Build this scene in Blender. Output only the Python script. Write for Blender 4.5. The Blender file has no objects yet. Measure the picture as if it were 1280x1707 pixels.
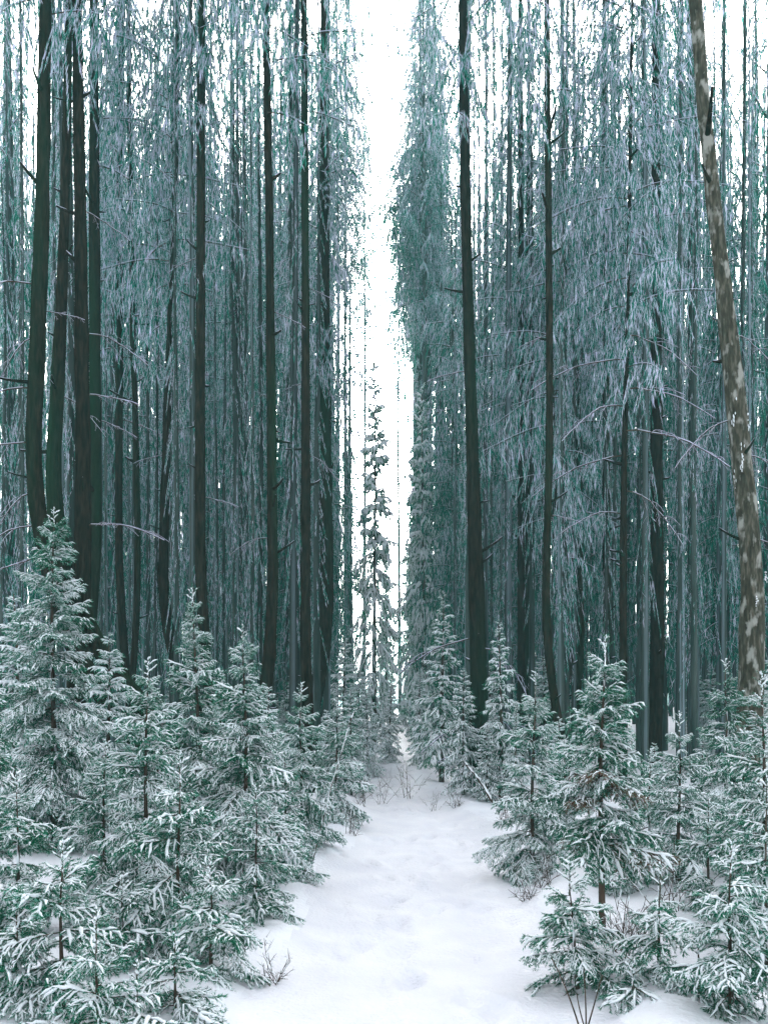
import bpy, math, random
import numpy as np
from mathutils import Vector, Matrix, Euler

SC = bpy.context.scene
R = math.radians
# ------------------------------------------------------------------ camera
CAM_H, F = 1.70, 1400.0            # F: focal length in pixels of the 1280x1707 photograph
HZ = 1180.0                        # row of the horizon
cam_data = bpy.data.cameras.new('camera')
cam = bpy.data.objects.new('camera', cam_data)
SC.collection.objects.link(cam)
cam.location = (0, 0, CAM_H)
cam.rotation_euler = (R(90), 0, 0)
cam_data.sensor_fit = 'AUTO'
cam_data.sensor_width = 36.0
cam_data.lens = F / 1707.0 * 36.0
cam_data.shift_y = (HZ - 853.5) / 1707.0
cam_data.clip_start = 0.05
cam_data.clip_end = 2000.0
SC.camera = cam

# ------------------------------------------------------------------ sky, sun, exposure
SUN_EL, SUN_AZ = R(24), R(2)       # overcast: the brightest part of the cloud is ahead of us, over the path
world = bpy.data.worlds.new('World')
SC.world = world
world.use_nodes = True
wn, wl = world.node_tree.nodes, world.node_tree.links
wn.clear()
sky = wn.new('ShaderNodeTexSky'); sky.sky_type = 'NISHITA'; sky.sun_disc = False
sky.sun_elevation = SUN_EL; sky.sun_rotation = SUN_AZ
sky.air_density = 1.0; sky.dust_density = 7.0; sky.ozone_density = 1.0
hs = wn.new('ShaderNodeHueSaturation'); hs.inputs['Saturation'].default_value = 0.16
bg = wn.new('ShaderNodeBackground'); bg.inputs['Strength'].default_value = 0.15
wo = wn.new('ShaderNodeOutputWorld')
wl.new(sky.outputs[0], hs.inputs['Color'])
wl.new(hs.outputs[0], bg.inputs['Color'])
wl.new(bg.outputs[0], wo.inputs['Surface'])

sun_data = bpy.data.lights.new('sun', 'SUN')
sun_data.energy = 1.2; sun_data.angle = R(50); sun_data.color = (1.0, 0.97, 0.94)
sun = bpy.data.objects.new('sun', sun_data)
SC.collection.objects.link(sun)
sun.rotation_euler = Vector((math.sin(SUN_AZ) * math.cos(SUN_EL), math.cos(SUN_AZ) * math.cos(SUN_EL), math.sin(SUN_EL))).to_track_quat('Z', 'Y').to_euler()
sun.location = (0, 0, 60)

SC.view_settings.view_transform = 'Standard'
SC.view_settings.look = 'None'
SC.view_settings.gamma = 1.0
SC.view_settings.use_curve_mapping = False
SC.view_settings.exposure = 2.55
SC.render.engine = 'CYCLES'
SC.cycles.use_denoising = True
SC.cycles.denoiser = 'OPENIMAGEDENOISE'
SC.cycles.denoising_input_passes = 'RGB_ALBEDO_NORMAL'
SC.cycles.denoising_prefilter = 'NONE'
SC.cycles.max_bounces = 8
SC.cycles.diffuse_bounces = 5
SC.cycles.volume_bounces = 2
SC.cycles.transparent_max_bounces = 4
SC.cycles.caustics_reflective = False
SC.cycles.caustics_refractive = False

HAZE_DENSITY = 0.0018

# ------------------------------------------------------------------ materials
def new_mat(name):
    m = bpy.data.materials.new(name); m.use_nodes = True
    nt = m.node_tree
    b = nt.nodes['Principled BSDF']
    return m, nt, b

def ramp_mat(name, stops, scale, stretch=(1, 1, 1), rough=0.85, detail=6.0, bump=0.0, coord='Object', bump_scale=None,
             second=None, rand=0.0, spec=0.3, transl=0.0):
    """Colour from noise through a ramp; optional second ramp layer (e.g. snow patches) on top."""
    m, nt, b = new_mat(name)
    n, l = nt.nodes, nt.links
    tc = n.new('ShaderNodeTexCoord'); mp = n.new('ShaderNodeMapping')
    mp.inputs['Scale'].default_value = stretch
    l.new(tc.outputs[coord], mp.inputs['Vector'])
    nz = n.new('ShaderNodeTexNoise'); nz.inputs['Scale'].default_value = scale; nz.inputs['Detail'].default_value = detail
    if rand:
        oi = n.new('ShaderNodeObjectInfo'); mu = n.new('ShaderNodeMath'); mu.operation = 'MULTIPLY'
        mu.inputs[1].default_value = 40.0
        l.new(oi.outputs['Random'], mu.inputs[0])
        ad = n.new('ShaderNodeVectorMath'); ad.operation = 'ADD'
        l.new(mp.outputs[0], ad.inputs[0]); l.new(mu.outputs[0], ad.inputs[1])
        vec = ad.outputs[0]
    else:
        vec = mp.outputs[0]
    l.new(vec, nz.inputs['Vector'])
    cr = n.new('ShaderNodeValToRGB')
    while len(cr.color_ramp.elements) < len(stops):
        cr.color_ramp.elements.new(0.5)
    for e, (p, c) in zip(cr.color_ramp.elements, stops):
        e.position = p; e.color = (*c, 1)
    l.new(nz.outputs['Fac'], cr.inputs['Fac'])
    col = cr.outputs['Color']
    if second:
        sc2, st2, lo, hi, c2 = second
        mp2 = n.new('ShaderNodeMapping'); mp2.inputs['Scale'].default_value = st2
        l.new(vec if rand else tc.outputs[coord], mp2.inputs['Vector'])
        nz2 = n.new('ShaderNodeTexNoise'); nz2.inputs['Scale'].default_value = sc2; nz2.inputs['Detail'].default_value = 5.0
        l.new(mp2.outputs[0], nz2.inputs['Vector'])
        mr = n.new('ShaderNodeMapRange'); mr.inputs['From Min'].default_value = lo; mr.inputs['From Max'].default_value = hi
        l.new(nz2.outputs['Fac'], mr.inputs['Value'])
        mx = n.new('ShaderNodeMix'); mx.data_type = 'RGBA'
        l.new(mr.outputs[0], mx.inputs['Factor'])
        l.new(col, mx.inputs['A']); mx.inputs['B'].default_value = (*c2, 1)
        col = mx.outputs['Result']
    if rand and rand > 0:
        oi2 = n.new('ShaderNodeObjectInfo')
        mr2 = n.new('ShaderNodeMapRange'); mr2.inputs['To Min'].default_value = 1 - rand; mr2.inputs['To Max'].default_value = 1 + rand
        l.new(oi2.outputs['Random'], mr2.inputs['Value'])
        hv = n.new('ShaderNodeHueSaturation'); l.new(mr2.outputs[0], hv.inputs['Value']); l.new(col, hv.inputs['Color'])
        col = hv.outputs['Color']
    l.new(col, b.inputs['Base Color'])
    if transl:                                   # thin snow and needles let some light through
        tr = n.new('ShaderNodeBsdfTranslucent'); l.new(col, tr.inputs['Color'])
        ms = n.new('ShaderNodeMixShader'); ms.inputs[0].default_value = transl
        l.new(b.outputs[0], ms.inputs[1]); l.new(tr.outputs[0], ms.inputs[2])
        l.new(ms.outputs[0], n['Material Output'].inputs['Surface'])
    b.inputs['Roughness'].default_value = rough
    b.inputs['Specular IOR Level'].default_value = spec
    if bump:
        nb = n.new('ShaderNodeTexNoise'); nb.inputs['Scale'].default_value = bump_scale or scale * 2; nb.inputs['Detail'].default_value = 6.0
        l.new(vec, nb.inputs['Vector'])
        bp = n.new('ShaderNodeBump'); bp.inputs['Strength'].default_value = bump; bp.inputs['Distance'].default_value = 0.03
        l.new(nb.outputs['Fac'], bp.inputs['Height']); l.new(bp.outputs[0], b.inputs['Normal'])
    return m

SNOW_C = (0.86, 0.89, 0.95)
M_SNOW = ramp_mat('snow_on_twigs', [(0.3, (0.86, 0.88, 0.94)), (0.7, (0.93, 0.94, 0.97))], 30, bump=0.3, bump_scale=120, rough=0.7, transl=0.15)
M_GROUND = ramp_mat('snow_cover', [(0.3, (0.71, 0.695, 0.765)), (0.7, (0.81, 0.79, 0.84))], 1.6, bump=0.55, bump_scale=22, rough=0.75)
M_PATH = ramp_mat('trodden_snow', [(0.3, (0.665, 0.645, 0.72)), (0.7, (0.765, 0.74, 0.79))], 2.2, bump=0.65, bump_scale=30, rough=0.7)
M_NEEDLE = ramp_mat('spruce_needles', [(0.3, (0.003, 0.095, 0.050)), (0.7, (0.008, 0.185, 0.092))], 9, rough=0.55, rand=0.25, spec=0.04, transl=0.3)
M_NEEDLE_B = ramp_mat('withered_needles', [(0.3, (0.07, 0.035, 0.016)), (0.7, (0.15, 0.062, 0.026))], 14, rough=0.7)
M_FROST = ramp_mat('frosted_needles', [(0.3, (0.12, 0.42, 0.33)), (0.7, (0.42, 0.68, 0.60))], 20, rough=0.7, spec=0.04, transl=0.35)
M_TWIG = ramp_mat('twig_bark', [(0.3, (0.030, 0.022, 0.016)), (0.7, (0.085, 0.058, 0.040))], 25, rough=0.9, bump=0.3)
M_STEM = ramp_mat('spruce_stem_bark', [(0.3, (0.026, 0.020, 0.015)), (0.7, (0.085, 0.058, 0.042))], 14, (1, 1, 0.35), bump=0.5, rand=0.15, rough=0.9,
                  second=(16, (1, 1, 0.5), 0.60, 0.68, SNOW_C))
M_BARK = ramp_mat('dark_pine_bark', [(0.33, (0.004, 0.006, 0.004)), (0.52, (0.016, 0.014, 0.010)), (0.68, (0.030, 0.024, 0.017))], 24, (1, 1, 0.18), bump=1.0, bump_scale=26, rand=0.2, rough=1.0, spec=0.0,
                  second=(1.6, (1, 1, 0.5), 0.48, 0.70, (0.010, 0.030, 0.016)))
M_BARK_POLE = ramp_mat('frosted_pole_bark', [(0.3, (0.012, 0.030, 0.026)), (0.7, (0.06, 0.075, 0.070))], 8, (1, 1, 0.10), bump=0.5, rand=0.35, rough=0.95, spec=0.15,
                       second=(7, (1, 1, 0.06), 0.52, 0.66, (0.17, 0.22, 0.25)))
M_BARK_PALE = ramp_mat('lichen_bark', [(0.32, (0.020, 0.020, 0.013)), (0.50, (0.045, 0.043, 0.030)), (0.68, (0.11, 0.10, 0.078))], 26, (1, 1, 0.22), bump=1.0, bump_scale=26, rough=0.95,
                       second=(9, (1, 1, 0.5), 0.53, 0.64, (0.27, 0.265, 0.24)), spec=0.15)
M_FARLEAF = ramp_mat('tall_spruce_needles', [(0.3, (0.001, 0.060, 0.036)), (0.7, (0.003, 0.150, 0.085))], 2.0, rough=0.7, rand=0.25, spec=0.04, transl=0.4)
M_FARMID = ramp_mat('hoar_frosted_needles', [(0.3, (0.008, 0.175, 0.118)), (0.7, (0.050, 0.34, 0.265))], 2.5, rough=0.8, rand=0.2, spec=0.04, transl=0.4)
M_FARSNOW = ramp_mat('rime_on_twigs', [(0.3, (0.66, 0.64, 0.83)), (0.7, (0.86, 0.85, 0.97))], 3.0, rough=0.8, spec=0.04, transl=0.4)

# ------------------------------------------------------------------ mesh building
class MB:
    """Collects vertex and face arrays; faces of 3 or 4 corners with a material index."""
    def __init__(s): s.v = []; s.f = []; s.n = 0
    def add(s, v, f, m=0, smooth=True):
        v = np.asarray(v, dtype=np.float64).reshape(-1, 3); f = np.asarray(f, dtype=np.int64)
        s.v.append(v); s.f.append((f + s.n, m, smooth)); s.n += len(v)
    def add_mb(s, o, mat4):
        if not o.n: return
        v = np.concatenate(o.v); M3 = np.array(mat4)
        v = v @ M3[:3, :3].T + M3[:3, 3]
        base = s.n
        s.v.append(v); s.n += len(v)
        for f, m, sm in o.f: s.f.append((f + base, m, sm))
    def mesh(s, name, mats):
        me = bpy.data.meshes.new(name)
        v = np.concatenate(s.v)
        me.vertices.add(len(v)); me.vertices.foreach_set('co', v.astype(np.float32).ravel())
        idx = np.concatenate([f.ravel() for f, _, _ in s.f])
        tot = np.concatenate([np.full(len(f), f.shape[1]) for f, _, _ in s.f])
        mat = np.concatenate([np.full(len(f), m) for f, m, _ in s.f])
        sm = np.concatenate([np.full(len(f), x, dtype=bool) for f, _, x in s.f])
        start = np.concatenate([[0], np.cumsum(tot)[:-1]])
        me.loops.add(len(idx)); me.loops.foreach_set('vertex_index', idx.astype(np.int32))
        me.polygons.add(len(tot)); me.polygons.foreach_set('loop_start', start.astype(np.int32))
        me.polygons.foreach_set('loop_total', tot.astype(np.int32))
        me.polygons.foreach_set('material_index', mat.astype(np.int32))
        me.polygons.foreach_set('use_smooth', sm)
        for m in mats: me.materials.append(m)
        me.update(calc_edges=True); me.validate()
        return me

def unit(a):
    return a / np.maximum(np.linalg.norm(a, axis=-1, keepdims=True), 1e-9)

def tangents(P):
    return unit(np.gradient(P, axis=0))

def tube(mb, P, r, k=6, mat=0, flat=1.0, caps=False):
    """Tube along P; flat squashes it in the 'up' direction."""
    P = np.asarray(P, float); r = np.asarray(r, float); n = len(P)
    T = tangents(P)
    up = np.tile(np.array([0., 0., 1.]), (n, 1))
    bad = np.abs(T[:, 2]) > 0.93
    up[bad] = (0., 1., 0.) if not np.all(bad) else (0., 1., 0.)
    if bad.any() and not bad.all(): up[:] = (0.3, 1., 0.2)
    S = unit(np.cross(T, up)); U = np.cross(S, T)
    a = np.arange(k) / k * 2 * math.pi
    V = P[:, None, :] + r[:, None, None] * (np.cos(a)[None, :, None] * S[:, None, :] + flat * np.sin(a)[None, :, None] * U[:, None, :])
    i = np.arange(n - 1)[:, None] * k; j = np.arange(k)[None, :]; j2 = (j + 1) % k
    Fq = np.stack([i + j, i + j2, i + k + j2, i + k + j], -1).reshape(-1, 4)
    base = mb.n
    mb.add(V.reshape(-1, 3), Fq, mat)
    if caps:
        for row in (0, n - 1):
            c = mb.n; mb.v.append(P[row][None]); mb.n += 1
            ring = base + row * k + np.arange(k)
            tri = np.stack([ring, np.roll(ring, -1), np.full(k, c)], -1)
            if row == 0: tri = tri[:, ::-1]
            mb.f.append((tri, mat, True))

def resample(P, step):
    d = np.concatenate([[0], np.cumsum(np.linalg.norm(np.diff(P, axis=0), axis=1))])
    n = max(3, int(d[-1] / step) + 1)
    t = np.linspace(0, d[-1], n)
    return np.stack([np.interp(t, d, P[:, c]) for c in range(3)], -1)

def at(px, py, d):
    return np.array([(px - 640) / F * d, d, CAM_H - (py - HZ) / F * d])

C = SC.collection.objects
def obj(name, me, parent=None):
    o = bpy.data.objects.new(name, me); C.link(o)
    if parent: o.parent = parent
    return o
def tag(o, label=None, cat=None, group=None, kind=None):
    if label: o['label'] = label
    if cat: o['category'] = cat
    if group: o['group'] = group
    if kind: o['kind'] = kind
    return o
def empty(name, loc, rz=0.0):
    o = bpy.data.objects.new(name, None); C.link(o)
    o.empty_display_size = 0.1
    o.location = loc; o.rotation_euler = (0, 0, rz)
    return o

# ------------------------------------------------------------------ ground
_g = np.random.default_rng(5)
_PH = _g.uniform(0, 6.28, (40, 3)); _FR = np.exp(_g.uniform(math.log(0.25), math.log(3.2), 40)); _AN = _g.uniform(0, 6.28, 40)
def noise2(x, y, lo=0, hi=40):
    s = 0
    for i in range(lo, hi):
        u = math.cos(_AN[i]) * x + math.sin(_AN[i]) * y
        w = -math.sin(_AN[i]) * x + math.cos(_AN[i]) * y
        s = s + np.sin(u * _FR[i] + _PH[i, 0] + 0.9 * np.sin(w * _FR[i] * 0.7 + _PH[i, 1])) / (0.6 + _FR[i])
    return s / (hi - lo)
# centre line and half width of the trodden path (distance, x, half width)
PATH = np.array([(-6, 0.1, 0.95), (3, 0.22, 0.95), (4.6, 0.22, 0.90), (7.4, 0.34, 1.02), (9.2, 0.55, 1.05), (11, 0.62, 0.95), (13.5, 0.40, 0.80), (17, 0.05, 0.80),
                 (20, -0.30, 0.75), (25, -1.6, 0.6), (32, -4.5, 0.7)])
def path_at(y):
    return np.interp(y, PATH[:, 0], PATH[:, 1]), np.interp(y, PATH[:, 0], PATH[:, 2])
_steps = []
for k in range(150):
    yy = _g.uniform(2.0, 17.0); cx, hw = np.interp(yy, PATH[:, 0], PATH[:, 1]), np.interp(yy, PATH[:, 0], PATH[:, 2])
    _steps.append((cx + _g.normal(0, 0.42) * hw, yy, _g.uniform(-0.4, 0.4), _g.uniform(0.02, 0.055)))
def height(x, y, detail=True):
    x = np.asarray(x, float); y = np.asarray(y, float)
    cx, hw = path_at(y)
    e = np.abs(x - cx) - hw - 0.10 * np.sin(y * 1.7) - 0.07 * np.sin(y * 4.1 + x)
    out = 1 / (1 + np.exp(-e * 9))                       # 0 on the path, 1 beside it
    bank = np.exp(-((e - 0.25) / 0.22) ** 2) * 0.05
    far = np.clip((y - 14) / 40, 0, 1)
    z = out * (0.13 + 0.22 * noise2(x, y)) + bank + 0.03 * noise2(x * 1.3 + 7, y * 1.3) + far ** 1.5 * 1.2 + 0.25 * np.clip(np.abs(x) - 2.5, 0, 30) / 10
    if detail:
        for off in (-0.36, 0.33):
            z = z - (1 - out) * 0.035 * np.exp(-((x - cx - off - 0.06 * np.sin(y * 0.9 + off * 9)) / 0.16) ** 2) * (0.7 + 0.5 * np.sin(y * 3.1 + off * 5))
        z = z + (0.35 + 0.65 * (1 - out)) * 0.045 * noise2(x * 5 + 3, y * 5 - 2)
        for (sx, sy, a, dep) in _steps:
            dx, dy = x - sx, y - sy
            near = (np.abs(dx) < 0.5) & (np.abs(dy) < 0.5)
            if not near.any(): continue
            u = dx * math.cos(a) + dy * math.sin(a); w = -dx * math.sin(a) + dy * math.cos(a)
            q = (u / 0.075) ** 2 + (w / 0.15) ** 2
            z = z - dep * np.exp(-q) + 0.35 * dep * np.exp(-(np.sqrt(q) - 1.5) ** 2 * 4)
    return z
def gz(x, y):
    return float(height(np.array([x]), np.array([y]), False)[0])

def build_ground():
    xs = np.concatenate([-np.geomspace(3.2, 260, 46)[::-1], np.linspace(-3.1, -1.3, 32), np.linspace(-1.25, 2.1, 90), np.linspace(2.16, 3.6, 26), np.geomspace(3.8, 260, 46)])
    ys = np.concatenate([np.linspace(-40, 1.0, 20), np.linspace(1.6, 10, 220), np.linspace(10.05, 20, 130), np.geomspace(20.2, 420, 60)])
    X, Y = np.meshgrid(xs, ys)
    Z = height(X, Y)
    V = np.stack([X, Y, Z], -1).reshape(-1, 3)
    nx, ny = len(xs), len(ys)
    i = np.arange(ny - 1)[:, None] * nx; j = np.arange(nx - 1)[None, :]
    Q = np.stack([i + j, i + j + 1, i + nx + j + 1, i + nx + j], -1).reshape(-1, 4)
    cxy = V[Q].mean(1)
    pc, hw = path_at(cxy[:, 1])
    on = (np.abs(cxy[:, 0] - pc) < hw + 0.02 + 0.10 * np.sin(cxy[:, 1] * 1.7)) & (cxy[:, 1] < 32)
    for nm, sel, mt in (('snow_ground', ~on, M_GROUND), ('snow_path', on, M_PATH)):
        q = Q[sel]; used, inv = np.unique(q, return_inverse=True)
        mb = MB(); mb.add(V[used], inv.reshape(-1, 4))
        tag(obj(nm, mb.mesh(nm, [mt])), kind='structure')
build_ground()

# ------------------------------------------------------------------ twigs, needles, snow
MATS = [M_TWIG, M_NEEDLE, M_SNOW, M_FROST]

def needles(mb, P, dens, ln, wd, rng, frost=0.2, mat=1):
    """Single-triangle needles all round the twig P."""
    d = np.concatenate([[0], np.cumsum(np.linalg.norm(np.diff(P, axis=0), axis=1))])
    n = max(4, int(d[-1] * dens))
    t = rng.uniform(0, d[-1], n)
    B = np.stack([np.interp(t, d, P[:, c]) for c in range(3)], -1)
    Tg = tangents(P); T = unit(np.stack([np.interp(t, d, Tg[:, c]) for c in range(3)], -1))
    q = unit(rng.normal(size=(n, 3))); q[:, 2] *= 0.75
    rad = unit(q - (q * T).sum(1, keepdims=True) * T)
    D = unit(T * rng.uniform(0.5, 0.95, (n, 1)) + rad * 0.8)
    W = unit(np.cross(D, rng.normal(size=(n, 3)))) * wd * 0.5
    tip = B + D * (ln * rng.uniform(0.7, 1.15, n))[:, None]
    V = np.stack([B - W, B + W, tip], 1).reshape(-1, 3)
    Fc = np.arange(n * 3).reshape(-1, 3)
    k = int(n * (1 - frost))
    mb.add(V[:k * 3], Fc[:k], mat, False)
    if k < n: mb.add(V[k * 3:], Fc[:n - k], 3, False)

def snow_strip(mb, P, r0, rng, cover=0.85, k=5, flat=0.75, lift=0.55):
    n = len(P)
    if n < 3: return
    w = rng.uniform(0.35, 1.5, n)
    w = np.convolve(np.pad(w, 1, mode='edge'), [0.25, 0.5, 0.25], 'valid')
    # break the strip where snow has fallen off
    i = 0
    while i < n - 2:
        if rng.random() > cover:
            i += rng.integers(2, 5); continue
        j = min(n - 1, i + int(rng.integers(2, 8)))
        if j - i < 2: break
        Q = P[i:j + 1].copy(); ww = w[i:j + 1] * r0
        ww[0] *= 0.15; ww[-1] *= 0.12
        Q = Q + rng.normal(0, r0 * 0.35, Q.shape)
        Q[:, 2] += ww * lift + r0 * 0.25
        tube(mb, Q, ww, k, 2, flat)
        i = j
    return

def make_branch(seed, L, step2=0.034, step3=0.028, dens=560, nl=0.018, nw=0.0034, sr=0.0095, seg=0.024, cover=0.86, frost=0.22,
                droop=0.28, spread=0.46, wood_k=4, third=True, hang=0.65):
    rng = np.random.default_rng(seed)
    mb = MB()
    t = np.linspace(0, 1, 14)
    wob = rng.uniform(-0.06, 0.06)
    main = np.stack([t * L, L * wob * np.sin(t * 3.0), L * (0.10 * t - droop * t ** 2 + 0.10 * t ** 4)], -1)
    twigs = [(main, 0.0022 + 0.0045 * L, 1.25)]
    u = 0.10
    while u < 0.985:
        for side in (-1, 1):
            uu = min(0.99, u + rng.uniform(-0.4, 0.4) * step2 / L)
            if rng.random() < 0.08: continue
            l2 = (spread * (1 - uu) ** 0.8 * min(1, 0.45 + uu * 3.0) * rng.uniform(0.65, 1.15)) * L + 0.03
            p0 = np.array([np.interp(uu, t, main[:, c]) for c in range(3)])
            T = np.array([1, 0, 0.1 - 2 * droop * uu + 0.4 * uu ** 3]); T /= np.linalg.norm(T)
            a = side * R(rng.uniform(38, 62))
            D = np.array([T[0] * math.cos(a), math.sin(a), T[2] * 0.8 + rng.uniform(-0.16, 0.10)]); D /= np.linalg.norm(D)
            s = np.linspace(0, 1, 6)[:, None]
            fwd = np.array([1.0, 0, 0])
            P = p0 + D * s * l2 + fwd * (s ** 2) * l2 * 0.18
            P[:, 2] -= (s[:, 0] ** 2) * l2 * hang * rng.uniform(0.4, 1.4)
            twigs.append((P, 0.0016 + 0.002 * l2, 1.0))
            if third and l2 > 0.075:
                v = 0.25
                while v < 0.95:
                    for sd in (-1, 1):
                        if rng.random() < 0.18: continue
                        l3 = 0.36 * l2 * (1 - v) ** 0.7 * rng.uniform(0.6, 1.2) + 0.018
                        q0 = P[0] + (P[-1] - P[0]) * v; q0[2] = np.interp(v, s[:, 0], P[:, 2])
                        a3 = a + sd * R(rng.uniform(35, 60))
                        D3 = np.array([math.cos(a3), math.sin(a3), D[2] * 0.7 - 0.28 * hang + rng.uniform(-0.22, 0.12)]); D3 /= np.linalg.norm(D3)
                        s3 = np.linspace(0, 1, 4)[:, None]
                        P3 = q0 + D3 * s3 * l3; P3[:, 2] -= s3[:, 0] ** 2 * l3 * 0.3
                        twigs.append((P3, 0.0012, 0.85))
                    v += step3 / l2 * rng.uniform(0.85, 1.2)
        u += step2 / L * rng.uniform(0.8, 1.25)
    for i, (P, r, k) in enumerate(twigs):
        P = resample(P, seg)
        tube(mb, P, np.linspace(r, r * 0.35, len(P)), wood_k if i == 0 else 3, 0)
        needles(mb, P if i else P[len(P) // 6:], dens, nl, nw, rng, frost)
        snow_strip(mb, P if i else P[len(P) // 8:], sr * k * rng.uniform(0.8, 1.2), rng, cover)
    return mb

POOL_L = (0.20, 0.42, 0.75)
def pool(cover, tagname, seed, frost):
    out = []
    for li, L in enumerate(POOL_L):
        out.append([make_branch(seed + li * 10 + k, L, cover=cover, frost=frost, droop=(0.12, 0.24, 0.32)[li], spread=(0.5, 0.46, 0.42)[li],
                                sr=(0.0064, 0.0072, 0.0078)[li]).mesh('branch_' + tagname, MATS) for k in range(4)])
    return out
POOL_SNOWY = pool(0.80, 'snowy', 100, 0.24)
POOL_GREEN = pool(0.40, 'green', 300, 0.14)

def make_leader(seed, L):
    rng = np.random.default_rng(seed); mb = MB()
    P = np.stack([0.02 * L * np.sin(np.linspace(0, 3, 10)), 0 * np.linspace(0, 1, 10), np.linspace(0, L, 10)], -1)
    tube(mb, P, np.linspace(0.006, 0.002, 10), 5, 0)
    needles(mb, P, 500, 0.017, 0.0034, rng, 0.25)
    for k in range(7):
        a = k * 2.4; z = L * (0.35 + 0.09 * k)
        D = np.array([math.cos(a), math.sin(a), 0.75]); l = L * rng.uniform(0.22, 0.4) * (1.2 - 0.1 * k)
        Q = np.array([0, 0, z]) + np.linspace(0, 1, 5)[:, None] * D * l
        tube(mb, Q, np.linspace(0.003, 0.0015, 5), 3, 0); needles(mb, Q, 500, 0.016, 0.0034, rng, 0.25)
        Q = resample(Q, 0.018); snow_strip(mb, Q, 0.009, rng, 0.9)
    for k in range(9):                                   # small clots of snow caught on the shoot
        z = L * rng.uniform(0.1, 1.0); Q = np.array([[0.004, 0, z], [0.002, 0.003, z + .012], [0, 0, z + .024]]) + rng.normal(0, 0.004, 3)
        tube(mb, Q, [0.002, 0.007, 0.001], 5, 2)
    return mb.mesh('leader', MATS)
LEADERS = [make_leader(900 + k, 0.24) for k in range(3)]

def stem_mesh(h, r, seed, lean=(0, 0), mat=M_STEM, k=9):
    rng = np.random.default_rng(seed)
    n = 14; t = np.linspace(0, 1, n)
    P = np.stack([lean[0] * t + 0.012 * h * np.sin(t * 5 + rng.uniform(0, 6)) * t, lean[1] * t + 0.012 * h * np.sin(t * 4 + rng.uniform(0, 6)) * t, -0.12 + t * (h + 0.12)], -1)
    mb = MB(); tube(mb, P, r * (1.0 - 0.86 * t) + 0.0 * t, k, 0, caps=True)
    return mb.mesh('stem', [mat]), P

YS_GROUP = 'young snowy spruces along the path'
SEEDC = [1]
def young_spruce(px, tip_y, d, half, label, bare=0.06, snowy=0.85, lean=(0, 0), brown=None, dz=None, dens=1.0, power=1.08, name='young_spruce', group=YS_GROUP, low_pitch=-22, trunk_r=None):
    SEEDC[0] += 1; seed = SEEDC[0]
    rng = np.random.default_rng(seed * 7 + 3)
    x = (px - 640) / F * d; zb = gz(x, d)
    h = CAM_H - (tip_y - HZ) / F * d - zb
    Rw = 0.9 * half / F * d
    root = empty(name, (x, d, zb)); tag(root, label, 'tree', group)
    h_st = h - 0.13
    me, P = stem_mesh(h_st, trunk_r or (0.010 + 0.0085 * h), seed, lean)
    obj('trunk', me, root)
    ld = obj('leader', LEADERS[seed % 3], root); ld.location = P[-1] - np.array([0, 0, 0.06]); ld.scale = (0.85,) * 3; ld.rotation_euler = (0, 0, rng.uniform(0, 6))
    z = bare * h + 0.04; az = rng.uniform(0, 6.28)
    while z < h_st - 0.03:
        t = z / h
        n = int(rng.integers(4, 7) * dens) if t < 0.86 else int(rng.integers(4, 6))
        for k in range(max(3, n)):
            a = az + k * 6.283 / max(3, n) + rng.normal(0, 0.25)
            zz = min(h_st - 0.02, z + rng.normal(0, 0.045))
            tt = min(0.99, max(0.01, zz / h))
            prof = ((1 - tt) ** power) * min(1.0, 0.62 + 1.9 * tt)
            ln = (Rw * prof * 1.12) * rng.uniform(0.55, 1.2) + 0.055
            li = 0 if ln < 0.30 else (1 if ln < 0.56 else 2)
            sc = ln / POOL_L[li]
            if li == 2: sc = min(sc, 1.55)
            src = POOL_SNOWY if rng.random() < snowy else POOL_GREEN
            b = obj('branch', src[li][rng.integers(0, 4)], root)
            pit = low_pitch + (34 - low_pitch) * tt ** 1.35 + rng.normal(0, 10)
            px_ = np.interp(zz, P[:, 2], P[:, 0]); py_ = np.interp(zz, P[:, 2], P[:, 1])
            b.location = (px_, py_, zz)
            b.rotation_euler = Euler((rng.normal(0, 0.28), -R(pit), a), 'XYZ')
            b.scale = (sc, sc * rng.uniform(0.85, 1.15), sc)
            if brown and brown[0] < tt < brown[1] and rng.random() < brown[2]:
                sl = b.material_slots[1]; sl.link = 'OBJECT'; sl.material = M_NEEDLE_B
        az += 2.4 * 0.5 + rng.uniform(-0.3, 0.3)
        z += (0.155 - 0.055 * t) * rng.uniform(0.85, 1.15) / dens
    return root

# left bank, front to back
young_spruce(104, 1405, 4.35, 185, 'small snow-dusted spruce at the lower left corner, its dark stem showing midway', low_pitch=-12)
young_spruce(163, 1520, 3.9, 120, 'knee-high spruce at the bottom edge right of the corner spruce', low_pitch=-8)
young_spruce(292, 1555, 4.25, 150, 'short bushy spruce at the bottom left beside the snow path', snowy=0.9)
young_spruce(352, 1432, 4.9, 150, 'bushy snow-covered spruce spilling toward the path at lower left', snowy=0.95)
young_spruce(298, 1262, 5.4, 175, 'spruce with long thin bare leader in the middle of the left thicket', snowy=0.9)
young_spruce(426, 1308, 6.2, 115, 'low spruce on the left bank whose skirt overhangs the path edge', snowy=0.95)
young_spruce(245, 1100, 6.3, 165, 'broad heavily snowed spruce left of the tallest left bank trees', snowy=0.92)
young_spruce(408, 1046, 7.3, 165, 'snowy spruce with dark visible stem, nearest the path on the left', snowy=0.95)
young_spruce(328, 980, 8.0, 125, 'slim spruce rising above the left thicket in front of a black trunk', snowy=0.85)
young_spruce(503, 1140, 9.2, 105, 'dense white spruce at the path edge left, before the bend', snowy=0.95)
young_spruce(90, 850, 9.2, 135, 'tallest young spruce on the far left, tip before the leaning trunks', snowy=0.75, power=0.7)
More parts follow.
